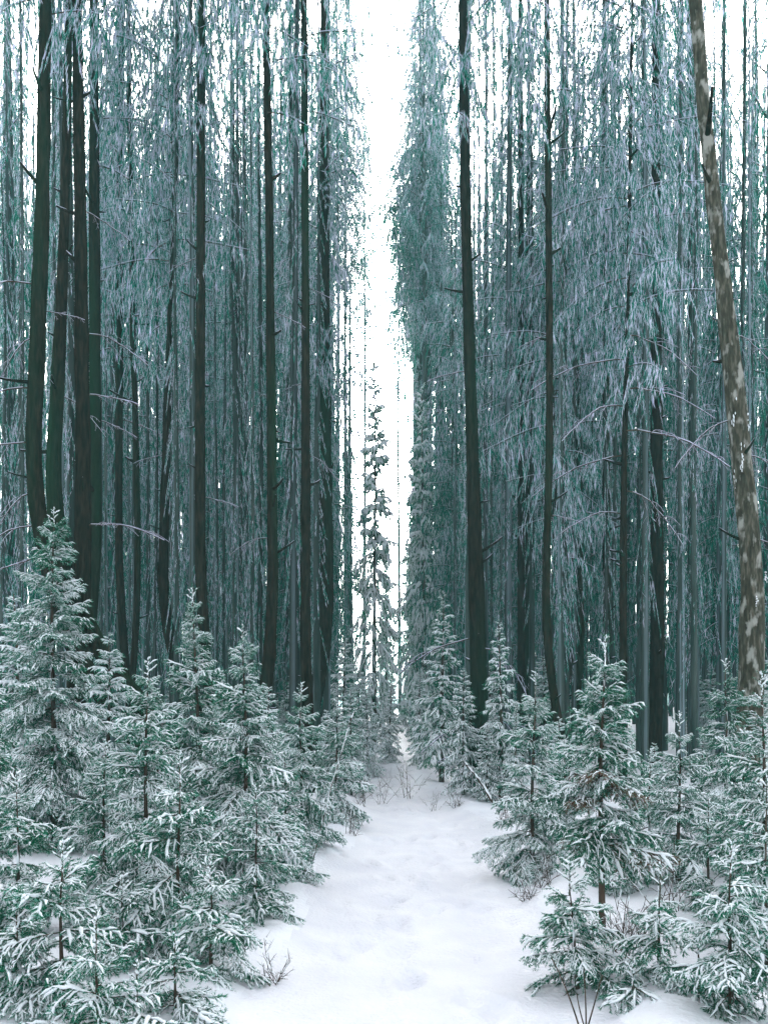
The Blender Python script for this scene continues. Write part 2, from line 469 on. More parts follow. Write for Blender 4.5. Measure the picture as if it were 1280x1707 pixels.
young_spruce(-45, 1040, 6.4, 130, 'spruce cut by the left picture edge, green bough reaching in', snowy=0.5)
young_spruce(30, 1290, 5.6, 120, 'shaded spruce behind the corner spruce at the left edge', snowy=0.7)
young_spruce(560, 1165, 11.5, 85, 'small spruce with snow at the left where the path narrows', snowy=0.95)
young_spruce(28, 1500, 4.4, 130, 'low spruce at the left edge in front of the shaded spruce', snowy=0.9)
young_spruce(205, 1462, 5.1, 125, 'spruce with a thin tip right of the corner spruce stem', snowy=0.85)
young_spruce(228, 1610, 3.9, 120, 'snowy spruce top just entering the bottom edge at left', snowy=0.95)
young_spruce(395, 1540, 5.3, 95, 'small spruce leaning out at the lower left path edge', snowy=0.95, lean=(0.05, 0))
young_spruce(175, 1235, 7.2, 120, 'spruce in the gap left of the broad heavily snowed spruce', snowy=0.85)
young_spruce(475, 1255, 7.8, 90, 'spruce squeezed between dark stemmed spruce and dense white spruce', snowy=0.95)
# right bank
young_spruce(1003, 1060, 5.7, 128, 'tall slender spruce right of the path with bare brown stem and withered needles', bare=0.30, snowy=0.72, brown=(0.28, 0.55, 0.22), dens=1.25, power=0.8, low_pitch=-20, trunk_r=0.027)
young_spruce(965, 1440, 5.0, 135, 'half-bare drooping spruce leaning over the path at right foreground', bare=0.05, snowy=0.7, lean=(-0.06, 0.0), dens=1.15, low_pitch=-26)
young_spruce(1098, 1445, 4.8, 105, 'small pointed spruce right foreground between two larger spruces', snowy=0.9)
young_spruce(1217, 1400, 4.3, 165, 'broad snowy spruce in the lower right corner', snowy=0.9)
young_spruce(888, 1122, 8.2, 110, 'spruce with straight dark stem on the right bend of the path', bare=0.12, snowy=0.95)
young_spruce(1130, 1190, 7.6, 105, 'rounded white spruce right of the slender withered spruce', snowy=1.0)
young_spruce(1272, 1120, 6.0, 150, 'snow-loaded spruce cut by the right picture edge', snowy=1.0)
young_spruce(1212, 1100, 10.0, 110, 'dark sparsely snowed spruce in front of the leaning lichen trunk', snowy=0.35)
young_spruce(1180, 1330, 6.6, 110, 'spruce in the right thicket behind the corner spruce', snowy=0.9)
young_spruce(1050, 1330, 7.2, 90, 'low spruce in the shade behind the slender withered spruce', snowy=0.8)

young_spruce(1165, 1555, 4.5, 105, 'knee-high spruce left of the lower right corner spruce', snowy=0.9)
young_spruce(1275, 1300, 5.2, 130, 'spruce at the right edge above the corner spruce', snowy=0.95)
young_spruce(1055, 1600, 4.6, 80, 'little spruce at the bottom edge below the slender withered spruce', snowy=0.9)
young_spruce(1082, 1250, 8.6, 95, 'spruce between slender withered spruce and rounded white spruce', snowy=0.95)
young_spruce(1240, 1215, 7.8, 110, 'spruce before the leaning trunk foot at right', snowy=0.9)
young_spruce(940, 1225, 9.4, 85, 'spruce right behind the straight stemmed spruce on the bend', snowy=0.9)

# ------------------------------------------------------------------ joined crowns for trees further back
def low_branch(seed, L, cover, frost):
    return make_branch(seed, L, step2=0.075 * (0.6 + 0.5 * L), step3=0.08, dens=130, nl=0.040, nw=0.012, sr=0.020, seg=0.06, cover=cover, frost=frost,
                       droop=0.34, spread=0.42, wood_k=3, third=False, hang=0.7)
LOWP = [[low_branch(500 + 10 * i + k, L, 0.85, 0.2) for k in range(3)] for i, L in enumerate((0.3, 0.7, 1.2))]
LOWG = [[low_branch(600 + 10 * i + k, L, 0.45, 0.08) for k in range(3)] for i, L in enumerate((0.3, 0.7, 1.2))]

def mid_spruce_meshes(seed, h, Rw, snowy, bare=0.08, power=0.8):
    rng = np.random.default_rng(seed)
    me, P = stem_mesh(h - 0.05, 0.02 + 0.011 * h, seed, mat=M_STEM)
    mb = MB(); z = bare * h; az = 0
    while z < h:
        t = z / h; n = int(rng.integers(5, 8)) if t < 0.9 else 4
        for k in range(n):
            a = az + k * 6.283 / n + rng.normal(0, 0.3); zz = z + rng.normal(0, 0.05); tt = min(0.99, max(0.01, zz / h))
            ln = Rw * (1 - tt) ** power * min(1.0, 0.6 + 2 * tt) * rng.uniform(0.65, 1.2) + 0.08
            li = 0 if ln < 0.45 else (1 if ln < 0.9 else 2)
            b = (LOWP if rng.random() < snowy else LOWG)[li][rng.integers(0, 3)]
            sc = ln / (0.3, 0.7, 1.2)[li]
            pit = -22 + 58 * tt ** 1.4 + rng.normal(0, 6)
            M = Matrix.Translation((float(np.interp(zz, P[:, 2], P[:, 0])), float(np.interp(zz, P[:, 2], P[:, 1])), zz)) @ Euler((0, -R(pit), a)).to_matrix().to_4x4() @ Matrix.Diagonal((sc, sc, sc, 1))
            mb.add_mb(b, M)
        az += 1.2; z += 0.20 * rng.uniform(0.8, 1.2) * (1.15 - 0.4 * t)
    return me, mb.mesh('crown', MATS), h
MIDS = {'snowy': [mid_spruce_meshes(40 + k, 3.6, (0.85, 1.05, 0.7)[k], 0.9) for k in range(3)],
        'dark': [mid_spruce_meshes(50 + k, 4.2, (1.0, 0.8)[k], 0.35, 0.12) for k in range(2)]}
_cnt = [0]
def mid_spruce(px, tip_y, d, label, kind='snowy', wide=1.0, group='small spruces in the middle distance', name='spruce'):
    _cnt[0] += 1
    me, cr, h0 = MIDS[kind][_cnt[0] % len(MIDS[kind])]
    x = (px - 640) / F * d; zb = gz(x, d)
    h = CAM_H - (tip_y - HZ) / F * d - zb
    root = empty(name, (x, d, zb), _cnt[0] * 1.9); s = h / h0
    root.scale = (s * wide, s * wide, s)
    tag(root, label, 'tree', group)
    obj('trunk', me, root); obj('crown', cr, root)
    return root
mid_spruce(736, 990, 17.5, 'dark spruce with thin bent top left of the thick trunk by the path', 'dark', 1.0)
mid_spruce(772, 1115, 14.9, 'small dark spruce tucked between bent-top spruce and thick trunk', 'dark', 1.0)
mid_spruce(834, 1035, 14.6, 'narrow dark spruce right beside the thick trunk by the path', 'dark', 0.9)
mid_spruce(812, 1215, 14.2, 'waist-high spruce at the foot of the thick path trunk', 'dark', 1.3)
mid_spruce(700, 1120, 21.0, 'pale spruce at the far right of the path end', 'snowy')
mid_spruce(650, 1130, 22.0, 'small white spruce closing off the end of the path', 'snowy', 0.9)
mid_spruce(612, 1145, 20.0, 'little spruce left of the path end', 'snowy', 0.9)
mid_spruce(586, 1140, 16.0, 'dark green spruce left of the path just before its end', 'dark', 0.9)
mid_spruce(573, 1060, 23.0, 'pale spruce closing the slit left of the white spire spruce', 'snowy', 0.9)
mid_spruce(598, 1110, 26.0, 'low pale spruce at the left foot of the white spire spruce', 'snowy', 1.1)
mid_spruce(545, 1180, 14.0, 'low spruce filling the left verge below the second black trunk', 'snowy')
mid_spruce(930, 1195, 11.5, 'low snowy spruce behind the right bend of the path', 'snowy')
mid_spruce(968, 1185, 13.0, 'spruce half hidden left of the slender withered spruce', 'snowy')
mid_spruce(1090, 1235, 11.0, 'low spruce between slender spruce and rounded white spruce', 'snowy')
mid_spruce(860, 1170, 14.0, 'spruce behind the straight dark stemmed spruce at the bend', 'dark')
mid_spruce(180, 1060, 11.0, 'spruce filling the gap right of the tallest left spruce', 'snowy')
mid_spruce(25, 985, 11.5, 'spruce behind the tallest young spruce at the left edge', 'snowy')
mid_spruce(450, 1145, 11.5, 'spruce behind the snowy spruces below the first black trunk', 'snowy')
mid_spruce(370, 1120, 12.0, 'spruce peeping between two slim spruces on the left', 'dark')
mid_spruce(262, 1150, 10.5, 'dark spruce in the gap behind the broad left spruce', 'dark')
mid_spruce(1170, 1210, 12.5, 'spruce in shadow behind the rounded white spruce', 'dark')
mid_spruce(1290, 1080, 12.0, 'spruce at the right edge behind the leaning trunk foot', 'snowy')

# ------------------------------------------------------------------ tall trees
def tufts(mb, P, step, size, rng, frost, mats=(1, 3), elong=2.2, hangdir=-0.5):
    P = resample(P, step); n = len(P)
    T = tangents(P)
    B = P + rng.normal(0, size * 0.4, P.shape)
    D = unit(T + rng.normal(0, 0.6, P.shape) + np.array([0, 0, hangdir]))
    W = unit(np.cross(D, rng.normal(size=P.shape)))
    s = size * rng.uniform(0.6, 1.4, n)[:, None]
    V = np.stack([B - D * s * elong * .5, B + W * s * .5, B + D * s * elong * .5, B - W * s * .5], 1).reshape(-1, 3)
    Fq = np.arange(4 * n).reshape(-1, 4)
    q = rng.random(n)
    for m_, sel in ((1, q < 0.48 - 0.55 * frost), (2, (q >= 0.48 - 0.55 * frost) & (q < 1 - 0.62 * frost)), (3, q >= 1 - 0.62 * frost)):
        if sel.any(): mb.add(V, Fq[sel], m_, False)

def drape_branch(seed, L, frost, tuft=0.0125, droop=0.45, hang=2.0, dens=0.90):
    """A long drooping bough with hanging side twigs, rimed on top."""
    rng = np.random.default_rng(seed); mb = MB()
    t = np.linspace(0, 1, 8)
    main = np.stack([t * L, 0.08 * L * np.sin(t * 3 + seed), L * (0.22 * t - droop * t ** 2 + 0.10 * t ** 4)], -1)
    tube(mb, main, np.linspace(0.011, 0.003, 8), 3, 0)
    top = main.copy(); top[:, 2] += 0.025
    tube(mb, top[1:], np.linspace(0.006, 0.004, 7), 3, 3)
    u = 0.12
    while u < 1:
        for sd in (-1, 1):
            p0 = np.array([np.interp(u, t, main[:, c]) for c in range(3)])
            l = (0.30 * (1 - u) + 0.10) * L * rng.uniform(0.5, 1.2)
            a = sd * R(rng.uniform(35, 75)); s = np.linspace(0, 1, 4)[:, None]
            P = p0 + np.array([math.cos(a), math.sin(a), 0.0]) * s * l
            P[:, 2] -= (s[:, 0] ** 1.4) * l * hang * rng.uniform(0.5, 1.7)
            tufts(mb, P, tuft * dens * 2, tuft, rng, frost, elong=15.0, hangdir=-3.0)
            tufts(mb, P + np.array([0, 0, 0.02]), tuft * dens * 4, tuft * 0.7, rng, min(1, frost + 0.25), elong=12.0, hangdir=-1.2)
        u += 0.16 / L * rng.uniform(0.8, 1.3)
    return mb

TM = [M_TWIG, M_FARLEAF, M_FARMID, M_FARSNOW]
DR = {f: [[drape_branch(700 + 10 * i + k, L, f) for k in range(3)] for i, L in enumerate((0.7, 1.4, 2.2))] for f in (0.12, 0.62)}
def trunk_poly(pts, seed, k=12, mat=M_BARK, bump=0.06, extra=None):
    """pts: rows of x, y, z, radius in the tree's own frame."""
    rng = np.random.default_rng(seed); pts = np.array(pts, float)
    n = 40; t = np.linspace(0, 1, n)
    d = np.linspace(0, 1, len(pts)) if extra is None else extra
    hh = pts[:, 2]; zz = np.linspace(hh[0], hh[-1], n)
    P = np.stack([np.interp(zz, hh, pts[:, 0]), np.interp(zz, hh, pts[:, 1]), zz], -1)
    for c in (0, 1):
        P[:, c] = np.convolve(np.pad(P[:, c], 3, mode='edge'), np.ones(7) / 7, 'valid')
    r = np.interp(zz, hh, pts[:, 3]) * (1 + rng.normal(0, bump * 0.25, n))
    mb = MB(); base = len(mb.v)
    tube(mb, P, r, k, 0, caps=True)
    V = mb.v[0]; V += rng.normal(0, 1, V.shape) * np.repeat(r, k)[:, None] * bump * np.array([1, 1, 0.3])
    return mb.mesh('trunk', [mat]), P, r

def tall_spruce_meshes(seed, h, Rw, frost, bare, sparse=1.0, mat=M_BARK_POLE, r0=None):
    rng = np.random.default_rng(seed)
    r0 = r0 or 0.010 * h
    me, P, r = trunk_poly([(0, 0, -0.3, r0 * 1.15), (rng.normal(0, .1), rng.normal(0, .1), h * 0.5, r0 * 0.62), (0, 0, h, 0.015)], seed, 8, mat)
    mb = MB(); z = bare * h; az = rng.uniform(0, 6)
    while z < h * 0.99:
        t = (z / h - bare) / (1 - bare); n = int(rng.integers(3, 6))
        for k in range(n):
            a = az + k * 6.283 / n + rng.normal(0, 0.4)
            ln = Rw * min(1.0, 0.45 + 2.2 * t) * (1 - t) ** 0.75 * rng.uniform(0.55, 1.2) + 0.2
            li = 0 if ln < 1.0 else (1 if ln < 1.8 else 2)
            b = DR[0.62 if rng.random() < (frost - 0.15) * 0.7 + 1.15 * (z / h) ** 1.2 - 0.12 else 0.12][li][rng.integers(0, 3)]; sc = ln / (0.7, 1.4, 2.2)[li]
            pit = -14 + 34 * t + rng.normal(0, 9)
            zz = z + rng.normal(0, 0.12)
            M = Matrix.Translation((float(np.interp(zz, P[:, 2], P[:, 0])), float(np.interp(zz, P[:, 2], P[:, 1])), zz)) @ Euler((0, -R(pit), a)).to_matrix().to_4x4() @ Matrix.Diagonal((sc, sc, sc, 1))
            mb.add_mb(b, M)
        az += 1.3; z += rng.uniform(0.32, 0.55) * sparse
    return me, mb.mesh('crown', TM), h
TALL = [tall_spruce_meshes(70, 16, 1.9, 0.15, 0.10), tall_spruce_meshes(71, 18, 1.7, 0.50, 0.16), tall_spruce_meshes(72, 20, 2.1, 0.15, 0.22),
        tall_spruce_meshes(73, 15, 1.3, 0.50, 0.08), tall_spruce_meshes(74, 22, 1.8, 0.50, 0.32), tall_spruce_meshes(75, 36, 2.6, 0.50, 0.50, 1.3, r0=0.17), tall_spruce_meshes(76, 40, 2.3, 0.50, 0.55, 1.1, r0=0.12)]
def tall(proto, px, d, h, label, wide=1.0, rz=0.0, group='tall rimed spruces behind the trunks', name='tall_spruce'):
    me, cr, h0 = TALL[proto]
    if d < 31: d, h, wide = d * 1.32, h * 1.28, wide * 0.95      # keep them well behind the dark trunks
    x = (px - 640) / F * d
    root = empty(name, (x, d, gz(x, d)), rz); s = h / h0
    root.scale = (s * wide, s * wide, s)
    tag(root, label, 'tree', group)
    obj('trunk', me, root); obj('crown', cr, root)
    return root

# ---- dead boughs with rime, shared by the big trunks
def dead_bough(seed, L, droop):
    rng = np.random.default_rng(seed); mb = MB()
    def twig(p0, D, l, r, dr, lvl):
        s = np.linspace(0, 1, 9)
        P = p0 + s[:, None] * D * l; P[:, 2] -= dr * l * s ** 2
        P += np.cumsum(rng.normal(0, 0.010 * l, P.shape), 0)
        tube(mb, P, np.linspace(r, r * 0.3, 9), 4 if lvl == 0 else 3, 0)
        Q = P[1:].copy(); Q[:, 2] += r * 0.9
        tube(mb, Q, np.linspace(r * 1.0, r * 0.6, 8) * rng.uniform(0.6, 1.3, 8), 4, 1, 0.7)
        if lvl < 2:
            for u in np.arange(0.25, 0.97, 0.13 if lvl == 0 else 0.22):
                a = rng.choice([-1, 1]) * R(rng.uniform(30, 65))
                c, sn = math.cos(a), math.sin(a)
                D2 = np.array([D[0] * c - D[1] * sn, D[0] * sn + D[1] * c, D[2] - rng.uniform(0, 0.5)])
                twig(P[int(u * 8)], D2 / np.linalg.norm(D2), l * (0.42 - 0.22 * u) * rng.uniform(0.6, 1.2), r * 0.5, dr, lvl + 1)
    twig(np.zeros(3), np.array([1, 0, 0.12]), L, 0.006 + 0.005 * L, droop, 0)
    return mb.mesh('dead_bough', [M_TWIG, M_FARSNOW])
DEAD = [dead_bough(800 + k, (0.8, 1.2, 1.6, 1.0)[k], (0.25, 0.6, 0.45, 0.9)[k]) for k in range(4)]

def high_crown(seed, h=10.0, Rw=1.9, frost=0.62):
    rng = np.random.default_rng(seed); mb = MB(); z = 0; az = 0
    while z < h:
        t = z / h
        for k in range(int(rng.integers(2, 5))):
            a = rng.uniform(0, 6.28); ln = Rw * min(1, 0.5 + 1.5 * t) * (1 - t) ** 0.6 * rng.uniform(0.5, 1.2) + 0.3
            li = 0 if ln < 1.0 else (1 if ln < 1.8 else 2); sc = ln / (0.7, 1.4, 2.2)[li]
            M = Matrix.Translation((0, 0, z + rng.normal(0, .15))) @ Euler((0, -R(-8 + 30 * t + rng.normal(0, 9)), a)).to_matrix().to_4x4() @ Matrix.Diagonal((sc, sc, sc, 1))
            mb.add_mb(DR[frost][li][rng.integers(0, 3)], M)
        z += rng.uniform(0.4, 0.75)
    return mb.mesh('crown', TM)
HIGH = [high_crown(830, frost=0.62), high_crown(831, 9, 1.6, 0.62)]

def stub_mesh(l, sn):
    mb = MB(); t = np.linspace(0, 1, 5)
    P = np.stack([t * l, 0 * t, 0.12 * l * t ** 2], -1)
    tube(mb, P, np.linspace(0.022, 0.010, 5), 6, 0, caps=True)
    Q = P[1:].copy(); Q[:, 2] += 0.012; tube(mb, Q, [0.004, 0.013 * sn, 0.012 * sn, 0.004], 5, 1, 0.7)
    return mb.mesh('branch_stub', [M_BARK, M_FARSNOW])
STUB = [stub_mesh(0.12, 1.0), stub_mesh(0.22, 0.8), stub_mesh(0.32, 0.6)]
TR_GROUP = 'tall dark trunks'
def big_tree(name, d, rows, label, mat=M_BARK, boughs=(), crown=11.0, top=21.0, crown_i=0, k=14, bump=0.05, group=TR_GROUP):
    """rows: (px, py, width in px) in the photograph, top to bottom; the stem is carried on above the frame and down to the ground."""
    rows = sorted(rows, key=lambda q: -q[1])
    pts = [(*at(px, py, d), w / F * d / 2) for px, py, w in rows]
    x0, y0, z0, r0 = pts[0]
    zg = gz(x0, d)
    # down to the ground with a root flare
    dx = (pts[0][0] - pts[1][0]) / max(0.1, (pts[0][2] - pts[1][2]))
    xg = x0 + dx * (zg - z0) * 0.6
    low = [(xg, y0, zg - 0.25, r0 * 1.5), (xg, y0, zg + 0.10, r0 * 1.28), (x0 * 0.4 + xg * 0.6, y0, zg + 0.5, r0 * 1.08)]
    pts = [q for q in low if q[2] < z0 - 0.05] + pts
    xt, yt, zt, rt = pts[-1]
    dx = (pts[-1][0] - pts[-2][0]) / (pts[-1][2] - pts[-2][2])
    pts.append((xt + dx * (top - zt) * 0.6, yt, max(top, zt + 3), rt * 0.45))
    root = empty(name, (xg, d, zg)); tag(root, label, 'tree', group)
    P = [(a - xg, b - d, c - zg, r) for a, b, c, r in pts]
    me, L, rr = trunk_poly(P, int(abs(d * 100)) + int(abs(rows[0][0])), k, mat, bump)
    obj('trunk', me, root)
    rng = np.random.default_rng(int(abs(rows[0][0]) * 3 + d))
    for (py, ang, kind, sc) in boughs:
        z = CAM_H - (py - HZ) / F * d - zg
        b = obj('branch', DEAD[kind], root)
        b.location = (np.interp(z, L[:, 2], L[:, 0]), np.interp(z, L[:, 2], L[:, 1]), z)
        b.rotation_euler = (0, R(rng.uniform(-10, 12)), R(ang)); b.scale = (sc,) * 3
    for q in range(9):                           # broken stubs of old boughs
        z = rng.uniform(1.5, 11.5); a_ = rng.uniform(0, 6.28)
        b = obj('branch_stub', STUB[q % 3], root); rr_ = np.interp(z, L[:, 2], rr)
        b.location = (np.interp(z, L[:, 2], L[:, 0]) + math.cos(a_) * rr_ * 0.85, np.interp(z, L[:, 2], L[:, 1]) + math.sin(a_) * rr_ * 0.85, z)
        b.rotation_euler = (0, R(rng.uniform(-35, 10)), a_); b.scale = (rng.uniform(0.6, 1.6),) * 3
    if crown:
        c = obj('crown', HIGH[crown_i], root); z = crown
        c.location = (np.interp(z, L[:, 2], L[:, 0]), np.interp(z, L[:, 2], L[:, 1]), z); c.rotation_euler = (0, 0, rng.uniform(0, 6))
    return root

big_tree('tall_trunk_tree', 12.5, [(76, 0, 19), (74, 250, 22), (69, 450, 25), (58, 700, 26), (46, 900, 28)], 'leftmost thick dark trunk leaning outward at the left edge', crown=12.0,
         boughs=[(480, 190, 1, 1.0), (560, 170, 3, 0.9), (650, 200, 1, 1.1), (740, 185, 2, 0.8), (820, 165, 3, 1.0), (880, 205, 1, 0.9), (930, 180, 0, 1.2), (520, 20, 0, 0.8)])
big_tree('tall_trunk_tree', 13.5, [(116, 0, 11), (110, 300, 15), (104, 500, 18), (94, 700, 23), (78, 950, 28)], 'dark trunk crossing behind the leftmost leaning trunk', crown=13.0, crown_i=1,
         boughs=[(420, 120, 0, 0.9), (660, 40, 1, 0.7)])
big_tree('tall_trunk_tree', 13.0, [(128, 0, 16), (134, 300, 19), (136, 500, 22), (139, 800, 26), (141, 1000, 29)], 'straight brownish trunk third from the left edge', crown=13.0,
         boughs=[(560, 10, 1, 0.8), (660, 0, 0, 1.1), (880, -10, 2, 0.8), (350, 30, 0, 1.0)])
big_tree('tall_trunk_tree', 16.0, [(157, 0, 14), (158, 400, 18), (161, 1000, 20)], 'greenish black trunk fourth from the left edge', crown=12.0, crown_i=1, boughs=[(700, 15, 0, 1.0)])
big_tree('tall_trunk_tree', 19.0, [(203, 0, 10), (200, 400, 12), (198, 1000, 13)], 'thin greyish trunk right of the left trunk cluster', crown=9.5, boughs=[(700, 10, 0, 1.2)])
big_tree('tall_trunk_tree', 18.0, [(214, 0, 7), (220, 500, 9), (229, 800, 10), (231, 1050, 11)], 'slim slightly bowed trunk left of the tapering green trunk', crown=10, crown_i=1)
big_tree('tall_trunk_tree', 16.5, [(300, 0, 5), (290, 420, 9), (280, 650, 13), (269, 1100, 20)], 'tapering greenish trunk leaning right, left of the straight black trunk', crown=9, boughs=[(600, 30, 0, 1.0), (760, 200, 0, 0.8)])
big_tree('tall_trunk_tree', 15.5, [(336, 0, 12), (335, 400, 15), (333, 1000, 18)], 'straight black trunk above the slim left bank spruce', crown=12.5, boughs=[(830, 20, 0, 0.9), (430, 160, 0, 0.9)])
big_tree('tall_trunk_tree', 14.5, [(443, 0, 11), (448, 300, 13), (452, 600, 15), (456, 1120, 20)], 'black trunk above the dark stemmed spruce, left of the brown trunk', crown=12, crown_i=1, boughs=[(520, 10, 0, 0.8), (900, 170, 1, 0.6)])
big_tree('tall_trunk_tree', 15.5, [(507, 0, 10), (508, 300, 12), (510, 600, 14), (509, 1150, 19)], 'dark brown trunk nearest the bright gap on the left', crown=12.5, boughs=[(480, 20, 0, 0.7), (760, 20, 1, 0.6), (640, 150, 0, 0.7)])
big_tree('tall_trunk_tree', 20.0, [(540, 300, 14), (542, 700, 20), (546, 1100, 24)], 'broad dim green trunk right of the brown trunk', crown=8.5, crown_i=1)
big_tree('tall_trunk_tree', 15.6, [(771, 0, 14), (774, 300, 16), (781, 550, 18), (789, 800, 22), (797, 1100, 28), (801, 1300, 32)], 'thick dark brown trunk standing beside the end of the path', crown=12.5,
         boughs=[(1210, 185, 1, 0.9), (1225, 10, 1, 0.9), (1250, 170, 0, 1.0), (1205, -15, 2, 0.7), (1065, 160, 2, 1.0), (1080, -30, 3, 1.1), (620, 175, 0, 1.0)])
big_tree('tall_trunk_tree', 14.5, [(911, 0, 9), (914, 400, 11), (917, 700, 12), (910, 950, 13), (905, 1130, 14)], 'slim black trunk with a kink, right of the thick path trunk', crown=12, crown_i=1, boughs=[(560, 170, 0, 0.7), (860, 10, 0, 0.8)])
big_tree('tall_trunk_tree', 20.0, [(868, 400, 9), (868, 1100, 13)], 'thin dim trunk left of the kinked black trunk', crown=8)
big_tree('tall_trunk_tree', 21.0, [(881, 300, 8), (881, 1100, 13)], 'thin dark trunk close beside the kinked black trunk', crown=9)
big_tree('tall_trunk_tree', 17.5, [(924, 800, 8), (940, 950, 11), (952, 1150, 13)], 'thin stem leaning off right of the kinked black trunk', crown=4.8, top=7.5, crown_i=1)
big_tree('tall_trunk_tree', 19.0, [(960, 500, 8), (966, 900, 11), (968, 1150, 13)], 'thin trunk behind the tip of the slender withered spruce', crown=8, crown_i=1)
big_tree('tall_trunk_tree', 18.0, [(1008, 500, 9), (1010, 800, 12), (1011, 1150, 14)], 'dim trunk above the slender withered spruce', crown=9)
big_tree('tall_trunk_tree', 15.0, [(1046, 500, 6), (1041, 700, 9), (1038, 900, 12), (1038, 1150, 13)], 'narrow black trunk with long snowy side boughs, right of centre', crown=7.5,
         boughs=[(560, 20, 2, 0.9), (600, 175, 2, 1.0), (650, 10, 2, 1.0), (680, 200, 1, 1.1), (720, -20, 2, 1.1), (760, 160, 2, 1.0), (820, 15, 1, 1.1), (860, 190, 1, 0.9)])
big_tree('tall_trunk_tree', 17.0, [(1093, 450, 16), (1094, 800, 20), (1096, 1200, 24)], 'shadowy broad trunk between narrow black trunk and leaning trunk', crown=10, crown_i=1)
big_tree('leaning_tree', 10.5, [(1155, 0, 19), (1172, 180, 21), (1197, 420, 25), (1225, 640, 30), (1246, 850, 35), (1260, 1050, 38), (1264, 1140, 40)],
         'leaning trunk with pale lichen bark and snow clots at the right', mat=M_BARK_PALE, crown=11.5, k=18, bump=0.07,
         boughs=[(560, 20, 1, 0.6), (700, 170, 1, 0.7), (760, 10, 3, 0.7), (900, 0, 0, 0.8)])

# snow clots on the leaning trunk
lean_root = [o for o in C if o.name.startswith('leaning_tree')][0]
_r = np.random.default_rng(77)
def clot_mesh(seed):
    rng = np.random.default_rng(seed); mb = MB()
    for q in range(16):
        c = rng.normal(0, 0.05, 3) * np.array([0.7, 0.3, 1.6])
        P = c + np.array([[0, 0, -0.03], [0, 0, -0.015], [0.004, 0, 0.006], [0, 0, 0.024], [0, 0, 0.032]]) * rng.uniform(0.3, 0.9)
        tube(mb, P, np.array([0.002, 0.011, 0.013, 0.008, 0.001]) * rng.uniform(0.5, 1.5), 7, 0)
    return mb.mesh('snow_clot', [M_SNOW])
CLOT = [clot_mesh(860 + k) for k in range(3)]
for k in range(6):
    py = _r.choice([700, 790, 800, 870, 990, 1090]) + _r.normal(0, 14); cx = np.interp(py, [420, 640, 850, 1050, 1140], [1196, 1222, 1246, 1262, 1266]); w = np.interp(py, [420, 1140], [25, 40])
    a = _r.uniform(-1.4, 1.4)
    p = at(cx + w * 0.5 * math.sin(a), py, 10.5); p[1] -= math.cos(a) * w / F * 10.5 * 0.5
    o = obj('snow_clot', CLOT[k % 3], lean_root); o.location = Vector(p) - lean_root.location; o.rotation_euler = (0, 0, _r.uniform(0, 6)); o.scale = (_r.uniform(0.25, 1.0), _r.uniform(0.3, 0.7), _r.uniform(0.3, 1.2))

